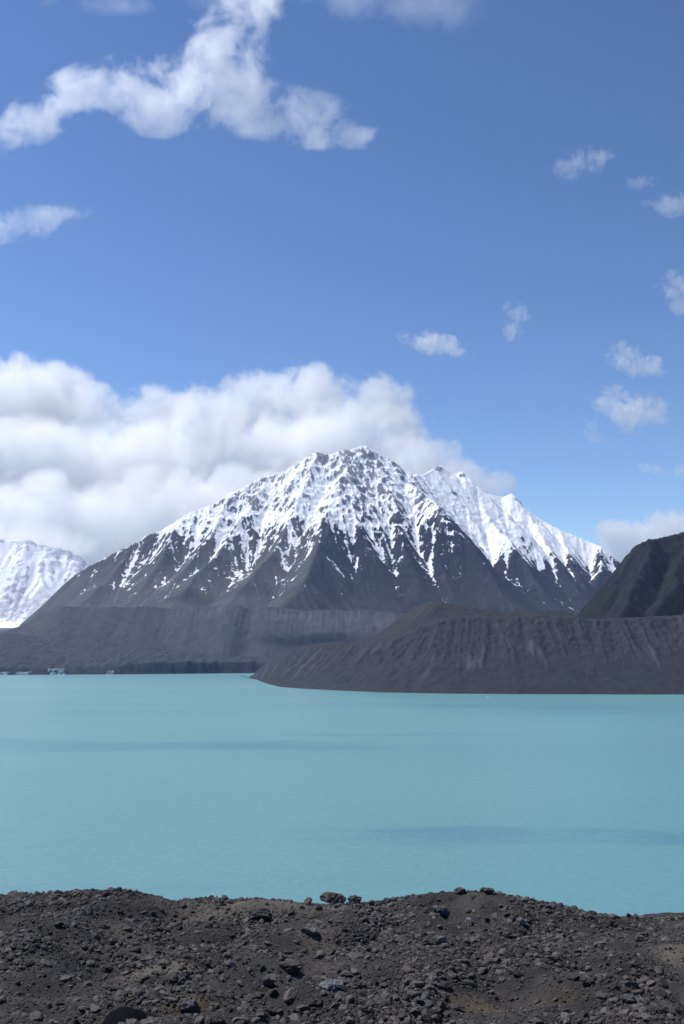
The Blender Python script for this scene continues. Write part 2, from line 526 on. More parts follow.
# ------------------------------------------------------------------ moraines, glacier and hill
def gravel_mat(name, ca, cb, cc, sc, bump=3.0, streak=None):
    m, nt, b = material(name)
    p = nt.pos()
    n1 = nt.noise(p, sc, 6, 0.65); n2 = nt.noise(p, sc * 7, 4, 0.6)
    col = nt.mix(nt.rng(n1, 0.3, 0.7), ca, cb)
    col = nt.mix(nt.math('MULTIPLY', nt.rng(nt.attr('streak'), 0.0, 1.0, smooth=False), 0.8), col, cc)
    col = nt.mix(nt.rng(n2, 0.55, 0.8, 0, 0.4), col, cb)
    nt.l.new(col, b.inputs['Base Color'])
    nt.l.new(nt.bump(nt.math('ADD', n1, nt.math('MULTIPLY', n2, 0.4)), 0.9, bump), b.inputs['Normal'])
    return m


def build_old_moraine():
    c = 9.0
    xs = np.arange(-3400, 2100, c); ys = np.arange(6150, 7500, c)
    X, Y = np.meshgrid(xs, ys)
    sk = [(-160, 640), (-60, 636), (0, 632), (20, 626), (45, 612), (60, 607), (100, 607), (140, 607), (170, 608), (200, 606.5), (225, 605.5), (260, 607), (300, 610), (340, 610), (380, 611), (420, 614),
          (460, 617), (500, 620), (560, 624), (640, 630), (700, 634)]
    pxx, _ = to_px(X, Y, 300 + 0 * X)
    Yc = 6900 + 60 * fbm(X / 500, X * 0, 3, 5)
    _, e = tan_elev(pxx, np.interp(pxx, [s[0] for s in sk], [s[1] for s in sk]))
    zc = CAMZ + e * Yc
    zc = zc + 26 * fbm(X / 260, X * 0 + 3, 4, 79) - 30 * np.exp(-((X + 620) / 60) ** 2) - 22 * np.exp(-((X + 1150) / 90) ** 2)
    d = Yc - Y
    # a straight eroded wall towards the lake, rounded crest, gentle back
    gl = fbm(X / 34 + 0.4 * fbm(X / 200, Y / 200, 2, 8), Y / 420, 3, 81, ridged=True)
    wall = zc - 0.60 * np.maximum(d, 0) - (2.5 + 5.5 * sstep(-1500, -500, X)) * sstep(0, 60, d) * (1 - gl) * sstep(420, 120, d)
    toe = -8 + 0 * X
    back = zc - 0.05 * np.maximum(-d, 0)
    Z = np.where(d > 0, wall, back) + 5 * fbm(X / 60, Y / 60, 4, 85)
    leftsmooth = sstep(-1400, -2100, X)
    Z = lerp(Z, zc - 0.35 * np.maximum(d, 0) + 6 * fbm(X / 90, Y / 90, 4, 86), leftsmooth)
    Z = np.maximum(Z, toe)
    Z = fit_skyline(X, Y, Z, sk, 100.0, sm=14, hi=1.15)
    st = sstep(-1500, -500, X) * sstep(0.15, 0.6, gl) * sstep(-5, 30, d) * sstep(330, 60, d) * (0.3 + 0.7 * sstep(-0.1, 0.3, fbm(X / 260, Y / 260, 3, 88)))
    me = grid_mesh('moraine_terrace', X, Y, Z, {'streak': st})
    link('moraine_terrace', me, gravel_mat('old moraine gravel', (0.034, 0.036, 0.041), (0.055, 0.056, 0.058), (0.10, 0.10, 0.10), 0.016, 10),
         'flat-topped grey moraine terrace along the mountain foot', 'moraine', 'structure')


build_old_moraine()


def build_glacier():
    c = 8.0
    xs = np.arange(-3300, 200, c); ys = np.arange(5180, 7150, c)
    X, Y = np.meshgrid(xs, ys)
    px0 = [-300, 0, 60, 120, 180, 225, 262, 300, 340]
    shore = [tan_elev(0, v)[1] for v in (675, 675, 674.6, 674.4, 673.9, 673.4, 673.2, 673.2, 673.2)]
    pxx, _ = to_px(X, Y, 0 * X)
    Ys = -CAMZ / np.interp(pxx, px0, shore)
    Ys = Ys + 22 * fbm(X / 90, X * 0, 4, 91)
    d = Y - Ys
    cliff = 28 + 34 * sstep(70, 170, pxx) + (9 + 10 * sstep(70, 170, pxx)) * fbm(X / 45, Y / 300, 3, 92)
    Z = -6 + sstep(-2, 60, d) * cliff + 0
    _, eg = tan_elev(pxx, np.interp(pxx, [-200, 0, 50, 100, 150, 200, 250, 300], [636, 636, 639, 642, 645.5, 651, 654.5, 656]))
    zt = np.maximum(CAMZ + eg * 6450, 60)
    Z += sstep(-2, 26, d) * np.maximum(zt - cliff, 5) * np.clip(d / np.maximum(6450 - Ys, 300), 0, 1.12) ** 0.8
    Z += sstep(10, 120, d) * (16 * fbm(X / 150, Y / 90, 4, 93) + 7 * fbm(X / 40, Y / 40, 3, 94, ridged=True))
    Z = np.where(d < -8, -8, Z)
    me = grid_mesh('glacier', X, Y, Z, {'streak': sstep(0.2, 0.6, fbm(X / 200, Y / 60, 4, 95)) * 0.6}, keep=d > -30)
    link('glacier', me, gravel_mat('debris covered ice', (0.026, 0.027, 0.031), (0.046, 0.046, 0.047), (0.075, 0.068, 0.060), 0.025, 8),
         'dark rubble-covered glacier snout low on the far lake shore', 'glacier', 'structure')
    return X, Y, Z


build_glacier()


def build_wall():
    xs = np.concatenate([np.arange(-520, 1150, 3.0), np.arange(1150, 2400, 12.0)]); ys = np.concatenate([np.arange(2240, 3300, 3.5), np.arange(3300, 5000, 8)])
    X, Y = np.meshgrid(xs, ys)
    tip = [(246, 677.6), (256, 679.5), (268, 684), (280, 687), (300, 688.5), (340, 690.6), (380, 692.3), (440, 693.6), (520, 694.2), (600, 694.4), (684, 694.6), (800, 695), (1000, 696)]
    sx = []; sy = []
    for a, b_ in tip:
        x, y, z = at(a, b_, 1.0); k = -CAMZ / (z - CAMZ)
        sx.append(x * k); sy.append(k)
    Ys = np.interp(X, sx, sy)
    Ys = np.where(X < sx[0], sy[0] + (sx[0] - X) * 6, Ys)
    Ys = Ys + 7 * fbm(X / 70, X * 0, 3, 101)
    # slope of the shore turns the wall where the tip curves away
    dYs = np.gradient(blur(Ys, 16, 1), axis=1) / np.gradient(X, axis=1)
    d = (Y - Ys) / np.sqrt(1 + np.minimum(dYs ** 2, 9))
    sk = [(246, 678), (254, 674), (262, 667), (275, 656), (290, 648), (310, 644.5), (330, 642), (348, 641), (365, 640), (376, 634), (388, 627), (400, 617), (412, 609), (425, 603), (434, 601.5),
          (445, 603), (460, 605), (475, 608), (490, 610), (505, 613), (518, 610), (530, 609), (545, 611), (560, 610), (572, 614), (582, 618.5), (600, 619), (640, 617), (684, 615), (800, 612)]
    low = [(246, 678), (262, 670), (290, 652), (348, 646), (390, 642), (420, 628), (445, 619), (480, 617), (540, 616), (600, 618), (684, 615.5), (1000, 612)]
    pxx, _ = to_px(X, Y + 0 * X, 100 + 0 * X)
    Yr = np.maximum(Ys + 240, 2300)
    _, e = tan_elev(pxx, np.interp(pxx, [s[0] for s in low], [s[1] for s in low])); zc = np.maximum(CAMZ + e * Yr, 4)
    cw = zc / 0.66
    warp = 0.5 * fbm(X / 160, Y / 160, 3, 103)
    gl = fbm(X / 30 + warp * 4.0 + Y / 200, Y / 150, 4, 104, ridged=True)
    gl2 = fbm(X / 13 + warp * 3 + Y / 120, Y / 140, 3, 107, ridged=True)
    t = d / np.maximum(cw, 10)
    face = zc * np.clip(t, 0, 1) ** 1.08
    upper = sstep(0.30, 0.62, t) * sstep(1.12, 0.9, t)
    lefty = sstep(500, 400, pxx)
    upper = np.maximum(upper, 0.2 * lefty * sstep(0.03, 0.3, t) * sstep(1.15, 0.9, t))
    face -= upper * 2.6 * (0.35 + 1.3 * sstep(-.3, .4, fbm(X / 110, Y / 300, 3, 102))) * (1 - gl) * np.clip(zc / 120, .25, 1) * (1 - 0.5 * lefty) + upper * 1.6 * (1 - gl2) * (1 - 0.8 * lefty)
    face += (2.2 + 3 * lefty) * fbm(X / 45, Y / 45, 5, 105, gain=.6) * sstep(0, .2, t)
    face += lefty * sstep(0.02, .25, t) * (7 * fbm(X / 70, Y / 60, 4, 116, ridged=True, gain=.6) - 3)
    face += sstep(0.35, 0.7, t) * 7 * fbm(X / 26, Y / 26, 4, 115, ridged=True, gain=.6) - sstep(.35, .7, t) * 2.5
    # higher mound behind the wall
    _, e2 = tan_elev(pxx, np.interp(pxx, [s[0] for s in sk], [s[1] for s in sk])); Yc2 = np.maximum(Ys + 420, 2400)
    zm = CAMZ + e2 * Yc2
    top = np.where(d > cw, zc + np.maximum(zm - zc, 0) * sstep(0, 190, d - cw) - 0.12 * np.maximum(d - cw - 230, 0) + 9 * fbm(X / 55, Y / 55, 5, 106, gain=.62) * sstep(0, 60, d - cw), 1e9)
    Z = np.where(d > cw, top, face)
    Z = np.where(d < 0, np.maximum(-0.5 * -d, -8), Z)
    Z = fit_skyline(X, Y, Z, sk, -2.0, wind=(d > 4), sm=2.0, lo=0.3, hi=2.2)
    fs = fall_streaks(Z, 3.2, 340, 16, 1.1, 5.0); fs2 = fall_streaks(Z, 3.2, 344, 30, 2.0, 8.0)
    up2 = sstep(0.33, 0.55, t + 0.10 * fs2) * sstep(1.1, 0.92, t)
    Z = Z + up2 * (2.2 * fs + 3.4 * fs2) * np.clip(zc / 150, 0.2, 1)
    st = 0.9 * up2 * sstep(0.5, 1.6, 0.6 * fs + 0.8 * fs2) + 0.35 * sstep(.05, .3, t) * sstep(0.8, 1.8, fs2) + 0.3 * upper * sstep(0.25, 0.65, gl) * (0.25 + 0.75 * sstep(0.0, 0.35, fbm(X / 120, Y / 200, 3, 108)))
    scree = sstep(0.5, 0.2, t)
    me = grid_mesh('moraine', X, Y, Z, {'streak': np.clip(st, 0, 1), 'veg': sstep(-40, 60, d - cw) * sstep(-0.2, 0.3, fbm(X / 90, Y / 90, 4, 109)), 'scree': scree}, keep=(d > -30))
    m = gravel_mat('moraine gravel', (0.019, 0.021, 0.026), (0.031, 0.033, 0.037), (0.068, 0.070, 0.074), 0.05, 5)
    nt = NT(m.node_tree); b = nt.n['Principled BSDF']
    src = b.inputs['Base Color'].links[0].from_socket
    col = nt.mix(nt.math('MULTIPLY', nt.attr('veg'), 0.75), src, (0.027, 0.028, 0.026))
    nt.l.new(col, b.inputs['Base Color'])
    link('moraine', me, m, 'long dark gullied moraine wall dropping straight into the lake on the right', 'moraine', 'structure')


build_wall()


def build_hill():
    c = 8.0
    xs = np.arange(560, 2700, c); ys = np.arange(2750, 4700, c)
    X, Y = np.meshgrid(xs, ys)
    sk = [(560, 640), (578, 616), (590, 600), (600, 589), (610, 576), (620, 564), (630, 553), (638, 545), (646, 541), (655, 538.5), (664, 537.5), (675, 535), (690, 533), (740, 510), (900, 470), (1100, 440)]
    rd = [[(a, b_, 3700 - 0.4 * (a - 650)) for a, b_ in sk], [(655, 538, 3700), (640, 580, 3400), (625, 612, 3150)], [(740, 510, 3700), (720, 565, 3350), (690, 612, 3000)], [(690, 533, 3700), (675, 580, 3350), (655, 613, 3050)]]
    zb = 150.0
    Z = ridge_field(X + 30 * fbm(X / 160, Y / 160, 3, 111), Y, rd, zb, 1.15)
    Z = Z + np.clip((Z - zb) / 200, 0, 1) * (26 * fbm(X / 150, Y / 150, 5, 112) + 20 * fbm(X / 60, Y / 45, 5, 113, ridged=True, gain=.62))
    Z, A = erode(Z, c, 6, 0.03, smax=1.8)
    Z = fit_skyline(X, Y, Z, sk, zb, sm=2)
    fs = fall_streaks(Z, c, 350, 7, 0.7, 3.0)
    Z = Z + np.clip((Z - zb) / 80, 0, 1) * (2.2 * fs + 5 * fbm(X / 24, Y / 24, 3, 118, ridged=True))
    me = grid_mesh('hill', X, Y, Z, {'streak': np.clip(sstep(3.3, 4.4, np.log10(A)) * 0.3 + 0.8 * sstep(0.7, 1.7, fs), 0, 1), 'veg': sstep(0.0, 0.4, fbm(X / 200, Y / 200, 4, 114) + 0.25)})
    m = gravel_mat('dark scrubby rock', (0.007, 0.009, 0.012), (0.015, 0.016, 0.018), (0.030, 0.030, 0.030), 0.035, 10)
    nt = NT(m.node_tree); b = nt.n['Principled BSDF']
    src = b.inputs['Base Color'].links[0].from_socket
    nt.l.new(nt.mix(nt.math('MULTIPLY', nt.attr('veg'), 0.7), src, (0.010, 0.012, 0.010)), b.inputs['Base Color'])
    link('hill', me, m, 'steep dark scrub-covered hill rising behind the moraine at right', 'hill', 'structure')


build_hill()


# ------------------------------------------------------------------ lake and valley floor
def build_lake():
    me = mesh_from('lake', np.array([[-9000, 60, 0], [9000, 60, 0], [9000, 7000, 0], [-9000, 7000, 0]], float), np.array([[0, 1, 2, 3]]))
    m, nt, b = material('glacial water')
    p = nt.pos()
    band = nt.noise(nt.scaled(p, (0.0014, 0.005, 1)), 1.0, 4, 0.55)
    big = nt.noise(nt.scaled(p, (0.0005, 0.0012, 1)), 1.0, 3, 0.5)
    col = nt.mix(nt.rng(band, 0.50, 0.66), (0.110, 0.245, 0.258), (0.098, 0.225, 0.25))
    col = nt.mix(nt.rng(big, 0.4, 0.65), col, (0.122, 0.268, 0.272))
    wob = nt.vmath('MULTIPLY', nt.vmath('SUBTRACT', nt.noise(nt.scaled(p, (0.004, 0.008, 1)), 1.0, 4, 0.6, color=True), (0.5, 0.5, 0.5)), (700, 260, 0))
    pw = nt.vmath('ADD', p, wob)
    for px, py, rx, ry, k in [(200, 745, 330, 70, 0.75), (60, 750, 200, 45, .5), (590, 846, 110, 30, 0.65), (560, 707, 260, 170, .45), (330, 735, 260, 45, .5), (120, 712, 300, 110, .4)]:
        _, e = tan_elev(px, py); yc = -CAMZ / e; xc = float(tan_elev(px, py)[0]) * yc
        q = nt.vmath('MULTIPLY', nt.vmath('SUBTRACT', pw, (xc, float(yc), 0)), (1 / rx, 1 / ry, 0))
        col = nt.mix(nt.math('MULTIPLY', nt.rng(nt.vmath('LENGTH', q), 1.0, 0.1), k), col, (0.072, 0.182, 0.225))  # darker look of wind-ruffled and cloud-shaded patches, painted into the water colour
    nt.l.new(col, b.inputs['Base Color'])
    rip = nt.noise(nt.scaled(p, (0.12, 0.28, 1)), 1.0, 4, 0.6)
    chop = nt.noise(nt.scaled(p, (0.02, 0.07, 1)), 1.0, 3, 0.6)
    nt.l.new(nt.bump(nt.math('ADD', rip, chop), 0.6, 1.2), b.inputs['Normal'])
    b.inputs['Roughness'].default_value = 0.33
    b.inputs['IOR'].default_value = 1.33
    b.inputs['Specular IOR Level'].default_value = 0.25
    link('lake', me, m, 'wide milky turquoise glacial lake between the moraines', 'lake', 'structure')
    me = mesh_from('valley_floor', np.array([[-14000, -2500, -9], [14000, -2500, -9], [14000, 14300, -9], [-14000, 14300, -9]], float), np.array([[0, 1, 2, 3]]), {'streak': np.zeros(4)})
    link('valley_floor', me, gravel_mat('valley gravel', (0.08, 0.08, 0.08), (0.12, 0.115, 0.11), (0.1, 0.1, 0.1), 0.01), 'grey gravel valley floor under and around the lake', 'ground', 'structure')


build_lake()

# ------------------------------------------------------------------ near moraine ground
SK_NEAR = [(-60, 896), (0, 896), (20, 894), (40, 893.5), (60, 893), (80, 891), (100, 890.5), (120, 890), (135, 891.5), (150, 894), (165, 898), (175, 901), (190, 899), (205, 897.5), (220, 898), (235, 900),
           (260, 898.5), (280, 901), (300, 902.5), (320, 904), (345, 904), (370, 902), (390, 899), (405, 896.5), (420, 894.5), (440, 892.5), (455, 891.5), (475, 891), (492, 892.5), (510, 896), (530, 900.5),
           (550, 905), (570, 908), (590, 913), (605, 916.5), (620, 918), (635, 916), (650, 914), (665, 912.5), (684, 912.5), (750, 905)]


def build_ground():
    xs = np.concatenate([np.arange(-420, -34, 6.0), np.arange(-34, 34, 0.1), np.arange(34, 420, 6.0)])
    ys = np.concatenate([np.arange(-60, 36, 1.5), np.arange(36, 44, 0.25), np.arange(44, 92, 0.1), np.arange(92, 110, 0.6), np.arange(110, 420, 5.0)])
    X, Y = np.meshgrid(xs, ys)
    prof = np.interp(Y, [-60, -20, -3, 3, 8, 20, 34, 45, 55, 70, 84, 92, 110, 200, 330, 420], [6, 1, -1.7, -1.75, -4.8, -12.3, -16, -16.4, -17.2, -18.2, -19.4, -22, -29, -58, -88, -90])
    env = sstep(20, 40, Y) * sstep(330, 200, Y)
    wx = 3 * fbm(X / 14, Y / 14, 2, 121); wy = 3 * fbm(X / 14, Y / 14, 2, 122)
    h = 1.5 * fbm((X + wx) / 17, (Y + wy) / 13, 3, 123) + 0.9 * (np.abs(perlin((X + wx) / 8, (Y + wy) / 7, 124)) * 2 - 0.6)
    h += 0.35 * fbm(X / 3.0, Y / 3.0, 3, 125)

    def mound(px, py, Yc, r, a):
        x0 = float(at(px, py, Yc)[0])
        return a * np.exp(-(((X - x0) / r[0]) ** 2 + ((Y - Yc) / r[1]) ** 2))
    h += mound(105, 900, 82, (7, 5), 1.1) + mound(470, 900, 82, (9, 6), 1.2) + mound(30, 925, 68, (6, 4), 1.0) - mound(150, 930, 68, (4, 5), 1.2)
    h += mound(600, 945, 62, (4, 3), 0.9) + mound(200, 985, 50, (4, 3), 0.8) - mound(240, 920, 74, (5, 4), 0.7) + mound(420, 965, 58, (7, 3), 0.6)
    Z = CAMZ + prof + env * h
    # crest heights from the measured skyline
    for _ in range(4):
        px, py = to_px(X, Y, Z)
        w = (Y > 60) & (Y < 100)
        bins = np.arange(-60, 750, 3)
        b = np.round((px - bins[0]) / 3).astype(int)
        ok = w & (b >= 0) & (b < len(bins))
        o = np.lexsort((py[ok], b[ok])); ub, fi = np.unique(b[ok][o], return_index=True)
        sel = np.flatnonzero(ok.ravel())[o[fi]]
        lp = np.array(SK_NEAR)
        xx = px.ravel()[sel]
        _, e = tan_elev(xx, np.interp(xx, lp[:, 0], lp[:, 1]))
        dz = CAMZ + e * Y.ravel()[sel] - Z.ravel()[sel]
        dz = blur(np.interp(np.arange(len(bins)), ub, dz), 2.0, 0)
        Z = Z + np.interp(px, bins, dz) * np.exp(-((Y - 86) / 13.0) ** 2)
    fine = (np.abs(X) < 33.5) & (Y > 44) & (Y < 92)
    Z = Z + fine * (0.05 * fbm(X / 0.8, Y / 0.8, 3, 127) + 0.04 * fbm(X / 0.3, Y / 0.3, 2, 128))
    return xs, ys, X, Y, Z


GX, GY, GXX, GYY, GZ = build_ground()


def gz(x, y):
    return bil(GZ, GX, GY, np.asarray(x, float), np.asarray(y, float))


def ground_hit(px, py):
    """where the view ray of a photo pixel meets the near ground"""
    ta, te = tan_elev(px, py)
    yy = np.arange(38, 100, 0.05)
    below = CAMZ + te * yy <= gz(ta * yy, yy)
    gap = (CAMZ + te * yy - gz(ta * yy, yy)) / yy
    i = np.argmax(below) if below.any() and yy[np.argmax(below)] < 92 else int(np.argmin(np.where(yy < 92, gap, 9)))
    return float(ta * yy[i]), float(yy[i]), float(gz(ta * yy[i], yy[i]))


def patches(x, y):
    """bare sandy and mossy ground, by place"""
    sand = np.zeros_like(x); moss = np.zeros_like(x)
    for px, py, rx, ry, a in [(275, 903, 9, 5, .9), (250, 912, 5, 3, .6), (165, 967, 3.2, 1.0, 1.0), (105, 955, 4, 1.0, .5), (675, 955, 1.6, 1.6, 1.0), (320, 935, 3, 4, .6), (270, 900, 6, 2, .8), (130, 935, 2.5, 3, .5), (440, 960, 6, 1.2, .35), (640, 985, 3, 2, .4), (330, 965, 3, 2, .5)]:
        cx, cy_, _ = ground_hit(px, py)
        sand = np.maximum(sand, a * np.exp(-((x - cx) / rx) ** 2 - ((y - cy_) / ry) ** 2))
    for px, py, rx, ry, a in [(188, 1000, 2.0, 1.2, 1.0), (470, 1006, 2.5, 1.2, .9), (555, 1000, 3.5, 1.5, .6), (110, 938, 2, 2, .5), (250, 1008, 3, 1, .4)]:
        cx, cy_, _ = ground_hit(px, py)
        moss = np.maximum(moss, a * np.exp(-((x - cx) / rx) ** 2 - ((y - cy_) / ry) ** 2))
    return sand, moss


SAND, MOSS = patches(GXX, GYY)


def ground_mat():
    m, nt, b = material('near moraine grit')
    p = nt.pos()
    n1 = nt.noise(p, 0.35, 6, 0.65); n2 = nt.noise(p, 3.0, 5, 0.7); n3 = nt.noise(p, 14, 3, 0.7)
    col = nt.mix(nt.rng(n1, 0.32, 0.68), (0.021, 0.0195, 0.0195), (0.045, 0.041, 0.0385))
    sf = nt.rng(nt.math('ADD', nt.attr('sand'), nt.math('MULTIPLY', nt.math('SUBTRACT', n2, 0.5), 1.1)), 0.25, 0.8)
    col = nt.mix(nt.math('MULTIPLY', sf, 0.75), col, (0.115, 0.10, 0.083))
    mf = nt.rng(nt.math('ADD', nt.attr('moss'), nt.math('MULTIPLY', nt.math('SUBTRACT', n2, 0.5), 1.4)), 0.35, 0.9)
    col = nt.mix(nt.math('MULTIPLY', mf, 0.5), col, (0.095, 0.068, 0.03))
    col = nt.mix(nt.rng(n3, 0.52, 0.75, 0, 0.5), col, (0.075, 0.071, 0.069))
    nt.l.new(col, b.inputs['Base Color'])
    nt.l.new(nt.bump(nt.math('ADD', n2, nt.math('MULTIPLY', n3, 0.5)), 1.0, 0.12), b.inputs['Normal'])
    return m


link('ground', grid_mesh('ground', GXX, GYY, GZ, {'sand': SAND, 'moss': MOSS}), ground_mat(), 'hummocky dark gravel ground of the near moraine', 'ground', 'structure')


# ------------------------------------------------------------------ stones
def rock_verts(seed, sub, flat=1.0, rough=0.28):
    """an angular stone: an icosphere cut by random planes"""
    r = np.random.default_rng(seed)
    bm = bmesh.new(); bmesh.ops.create_icosphere(bm, subdivisions=sub, radius=1)
    V = np.array([v.co[:] for v in bm.verts]); F = np.array([[v.index for v in f.verts] for f in bm.faces]); bm.free()
    N = r.normal(size=(14, 3)); N /= np.linalg.norm(N, axis=1)[:, None]
    D = r.uniform(0.52, 0.95, 14)
    dirs = V / np.linalg.norm(V, axis=1)[:, None]
    rad = np.full(len(V), 1.1)
    for n, d in zip(N, D):
        cs = dirs @ n
        rad = np.where(cs > 0.05, np.minimum(rad, d / np.maximum(cs, 0.05)), rad)
    rad *= 1 + rough * 0.3 * np.sin(dirs @ N[0] * 7 + 1) * np.sin(dirs @ N[1] * 9)
    rad *= 1 + r.normal(0, 0.03 if sub > 1 else 0.10, len(V))
    V = dirs * rad[:, None] * np.array([1, r.uniform(.7, 1), flat * r.uniform(.6, .9)])
    return V, F


def stone_mat(name, per_object):
    m, nt, b = material(name)
    co = nt.new('ShaderNodeTexCoord').outputs['Object']
    n1 = nt.noise(co, 3.0, 6, 0.65); n2 = nt.noise(co, 14.0, 4, 0.6)
    t = nt.new('ShaderNodeObjectInfo').outputs['Random'] if per_object else nt.attr('tint')
    col = nt.mix(t, (0.017, 0.0155, 0.016), (0.105, 0.094, 0.088))
    col = nt.mix(nt.rng(n1, 0.45, 0.75, 0, 0.6), col, (0.10, 0.096, 0.093))
    col = nt.mix(nt.rng(n2, 0.55, 0.8, 0, 0.35), col, (0.03, 0.029, 0.03))
    nt.l.new(col, b.inputs['Base Color'])
    nt.l.new(nt.bump(nt.math('ADD', n1, nt.math('MULTIPLY', n2, 0.4)), 0.6, 0.08), b.inputs['Normal'])
    b.inputs['Roughness'].default_value = 0.85
    return m


M_STONE = stone_mat('greywacke boulder', True)
M_RUB = stone_mat('greywacke rubble', False)
TEMPL = [mesh_from('boulder', *rock_verts(200 + i, 3, 0.9)) for i in range(12)]
for t in TEMPL:
    t.materials.append(M_STONE)


def col_mat(name, a, bcol, sc=2.5):
    m, nt, b = material(name)
    co = nt.new('ShaderNodeTexCoord').outputs['Object']
    n1 = nt.noise(co, sc, 6, 0.65); n2 = nt.noise(co, sc * 6, 4, 0.6)
    col = nt.mix(nt.rng(n1, 0.35, 0.7), a, bcol)
    nt.l.new(nt.mix(nt.rng(n2, 0.55, 0.8, 0, 0.4), col, tuple(x * 0.5 for x in a)), b.inputs['Base Color'])
    nt.l.new(nt.bump(nt.math('ADD', n1, nt.math('MULTIPLY', n2, 0.4)), 0.6, 0.08), b.inputs['Normal'])
    return m


# the stones one can point to: px, py of the base, width px, height px, colours, label
D1, D2 = (0.035, 0.033, 0.034), (0.07, 0.064, 0.062)
G1, G2 = (0.085, 0.085, 0.088), (0.15, 0.148, 0.145)
NAMED = [
    (333, 903.5, 26, 12, D1, (.085, .07, .066), 'large dark hump-backed boulder standing on the moraine crest against the lake', .9),
    (355, 903, 14, 8, D1, D2, 'smaller rounded boulder just right of the large hump-backed crest boulder', 1),
    (308, 905, 8, 8, (.06, .062, .062), (.11, .11, .11), 'upright pale grey stone on the crest left of the hump-backed boulder', 1),
    (259, 921, 24, 12, (.022, .021, .022), (.05, .047, .046), 'black jagged boulder on tan dusty ground below the crest', .9),
    (310, 935, 19, 10, D1, G2, 'flat-topped boulder with a pale upper face beside a tan gully', .8),
    (331, 990, 24, 11, (.10, .105, .11), (.17, .175, .18), 'pale grey flat slab lying tilted low in the gravel', .6),
    (187, 1012, 18, 12, D1, (.12, .12, .12), 'dark boulder with a pale cap resting on orange-brown moss', .9),
    (86, 916, 12, 12, G1, D2, 'tall grey boulder set in the stony slope of the left mound', 1),
    (469, 926, 8, 8, (.15, .15, .15), (.22, .22, .22), 'small bright pale stone on the smooth dark slope of the middle mound', .9),
    (441, 916, 18, 10, D1, G2, 'slanting grey slab on the left flank of the middle mound', .6),
    (489, 894.5, 11, 7, D1, D2, 'blocky dark boulder on the top of the middle mound', 1),
    (461, 894.5, 13, 7, D1, (.14, .12, .12), 'pinkish-flecked wedge of rock on top of the middle mound', .8),
    (440, 944, 13, 9, G1, G2, 'grey boulder in a cluster below the middle mound', .9),
    (521, 926, 9, 8, G1, G2, 'pale grey boulder on the right flank of the middle mound', 1),
    (588, 986, 14, 9, D1, D2, 'reddish-dark boulder in the gravel right of the middle', .9),
    (629, 1006, 13, 10, D1, G1, 'dark split boulder near the bottom right corner', 1),
    (275, 1017, 18, 11, (.022, .021, .022), D2, 'near-black boulder low in the gravel right of the bottom boulder', .9),
    (290, 974, 24, 12, D1, D2, 'low slanting dark outcrop block in the middle of the slope', .6),
    (271, 987, 22, 11, D1, (.09, .085, .085), 'leaning dark block below the slanting outcrop', .6),
    (13, 896, 12, 5, D2, G1, 'low grey boulder lying on the crest at far left', .8),
    (668, 1012, 16, 10, D1, G1, 'angular dark boulder by the right edge near the bottom', .9),
    (508, 938, 10, 6, (.03, .029, .03), D2, 'small black boulder near the foot of the middle mound', .9),
]
for k, (px, py, wp, hp, ca, cb, lab, fl) in enumerate(NAMED):
    x, y, z = ground_hit(px, py)
    V, F = rock_verts(500 + k, 4, 1.0, 0.35)
    V -= (V.max(0) + V.min(0)) / 2
    V /= (V.max(0) - V.min(0)) / 2
    a, c_, s_ = rng.uniform(-.5, .5), 0, 0
    V = V @ np.array(Matrix.Rotation(rng.uniform(-.18, .18), 3, 'Y')).T
    w = wp * y / FPX / 2; h = hp * y / FPX / 2
    V = V * np.array([w, w * 0.85, h])
    me = mesh_from('boulder', V, F)
    link('boulder', me, col_mat('boulder stone', ca, cb), lab, 'boulder', group='boulders on the near moraine', loc=(x, y + w * 0.3, z + h * 0.78))

# the black rounded boulder cut by the bottom edge
x, y, z = ground_hit(131, 1023)
V, F = rock_verts(900, 4, 1.0, 0.25)
V = lerp(V, V / np.linalg.norm(V, axis=1)[:, None], 0.5)
w = 24 * y / FPX
link('boulder', mesh_from('boulder', V * np.array([w, w, w * .95]), F, smooth=True), col_mat('black boulder', (0.005, 0.005, 0.007), (0.008, 0.008, 0.010)),
     'smooth black rounded boulder cut off by the bottom edge', 'boulder', group='boulders on the near moraine', loc=(x, y - 1.0, z + w * 0.0))

bpy.data.materials['black boulder'].node_tree.nodes['Principled BSDF'].inputs['Specular IOR Level'].default_value = 0.03
# scattered stones: the largest as boulders of their own, the rest as one spread of rubble
NST = 200000
sy = np.sqrt(rng.uniform(44.5 ** 2, 91 ** 2, NST)); sx = rng.uniform(-0.40, 0.40, NST) * sy
clump = fbm(sx / 6, sy / 6, 4, 131)
cov = sstep(-0.35, 0.35, clump)
sS, mS = bil(SAND, GX, GY, sx, sy), bil(MOSS, GX, GY, sx, sy)
keep = rng.uniform(size=NST) < (0.36 + 0.64 * cov) * (1 - 0.85 * sS) * (1 - 0.6 * mS)
smooth_spot = np.exp(-((sx - 9.8) / 2.6) ** 2 - ((sy - 80) / 4) ** 2)
keep &= rng.uniform(size=NST) > 0.85 * smooth_spot
sx, sy, clump = sx[keep], sy[keep], clump[keep]
size = 0.07 * rng.pareto(2.9, len(sx)) + 0.055
size = np.minimum(size * (0.75 + 0.6 * sstep(-.1, .5, clump)), 0.34)
szz = gz(sx, sy)
spx, spy = to_px(sx, sy, szz)
order = np.argsort(-(size / sy) * ((spx > 0) & (spx < W) & (spy < HH)))
NB = 270
big = order[:NB]
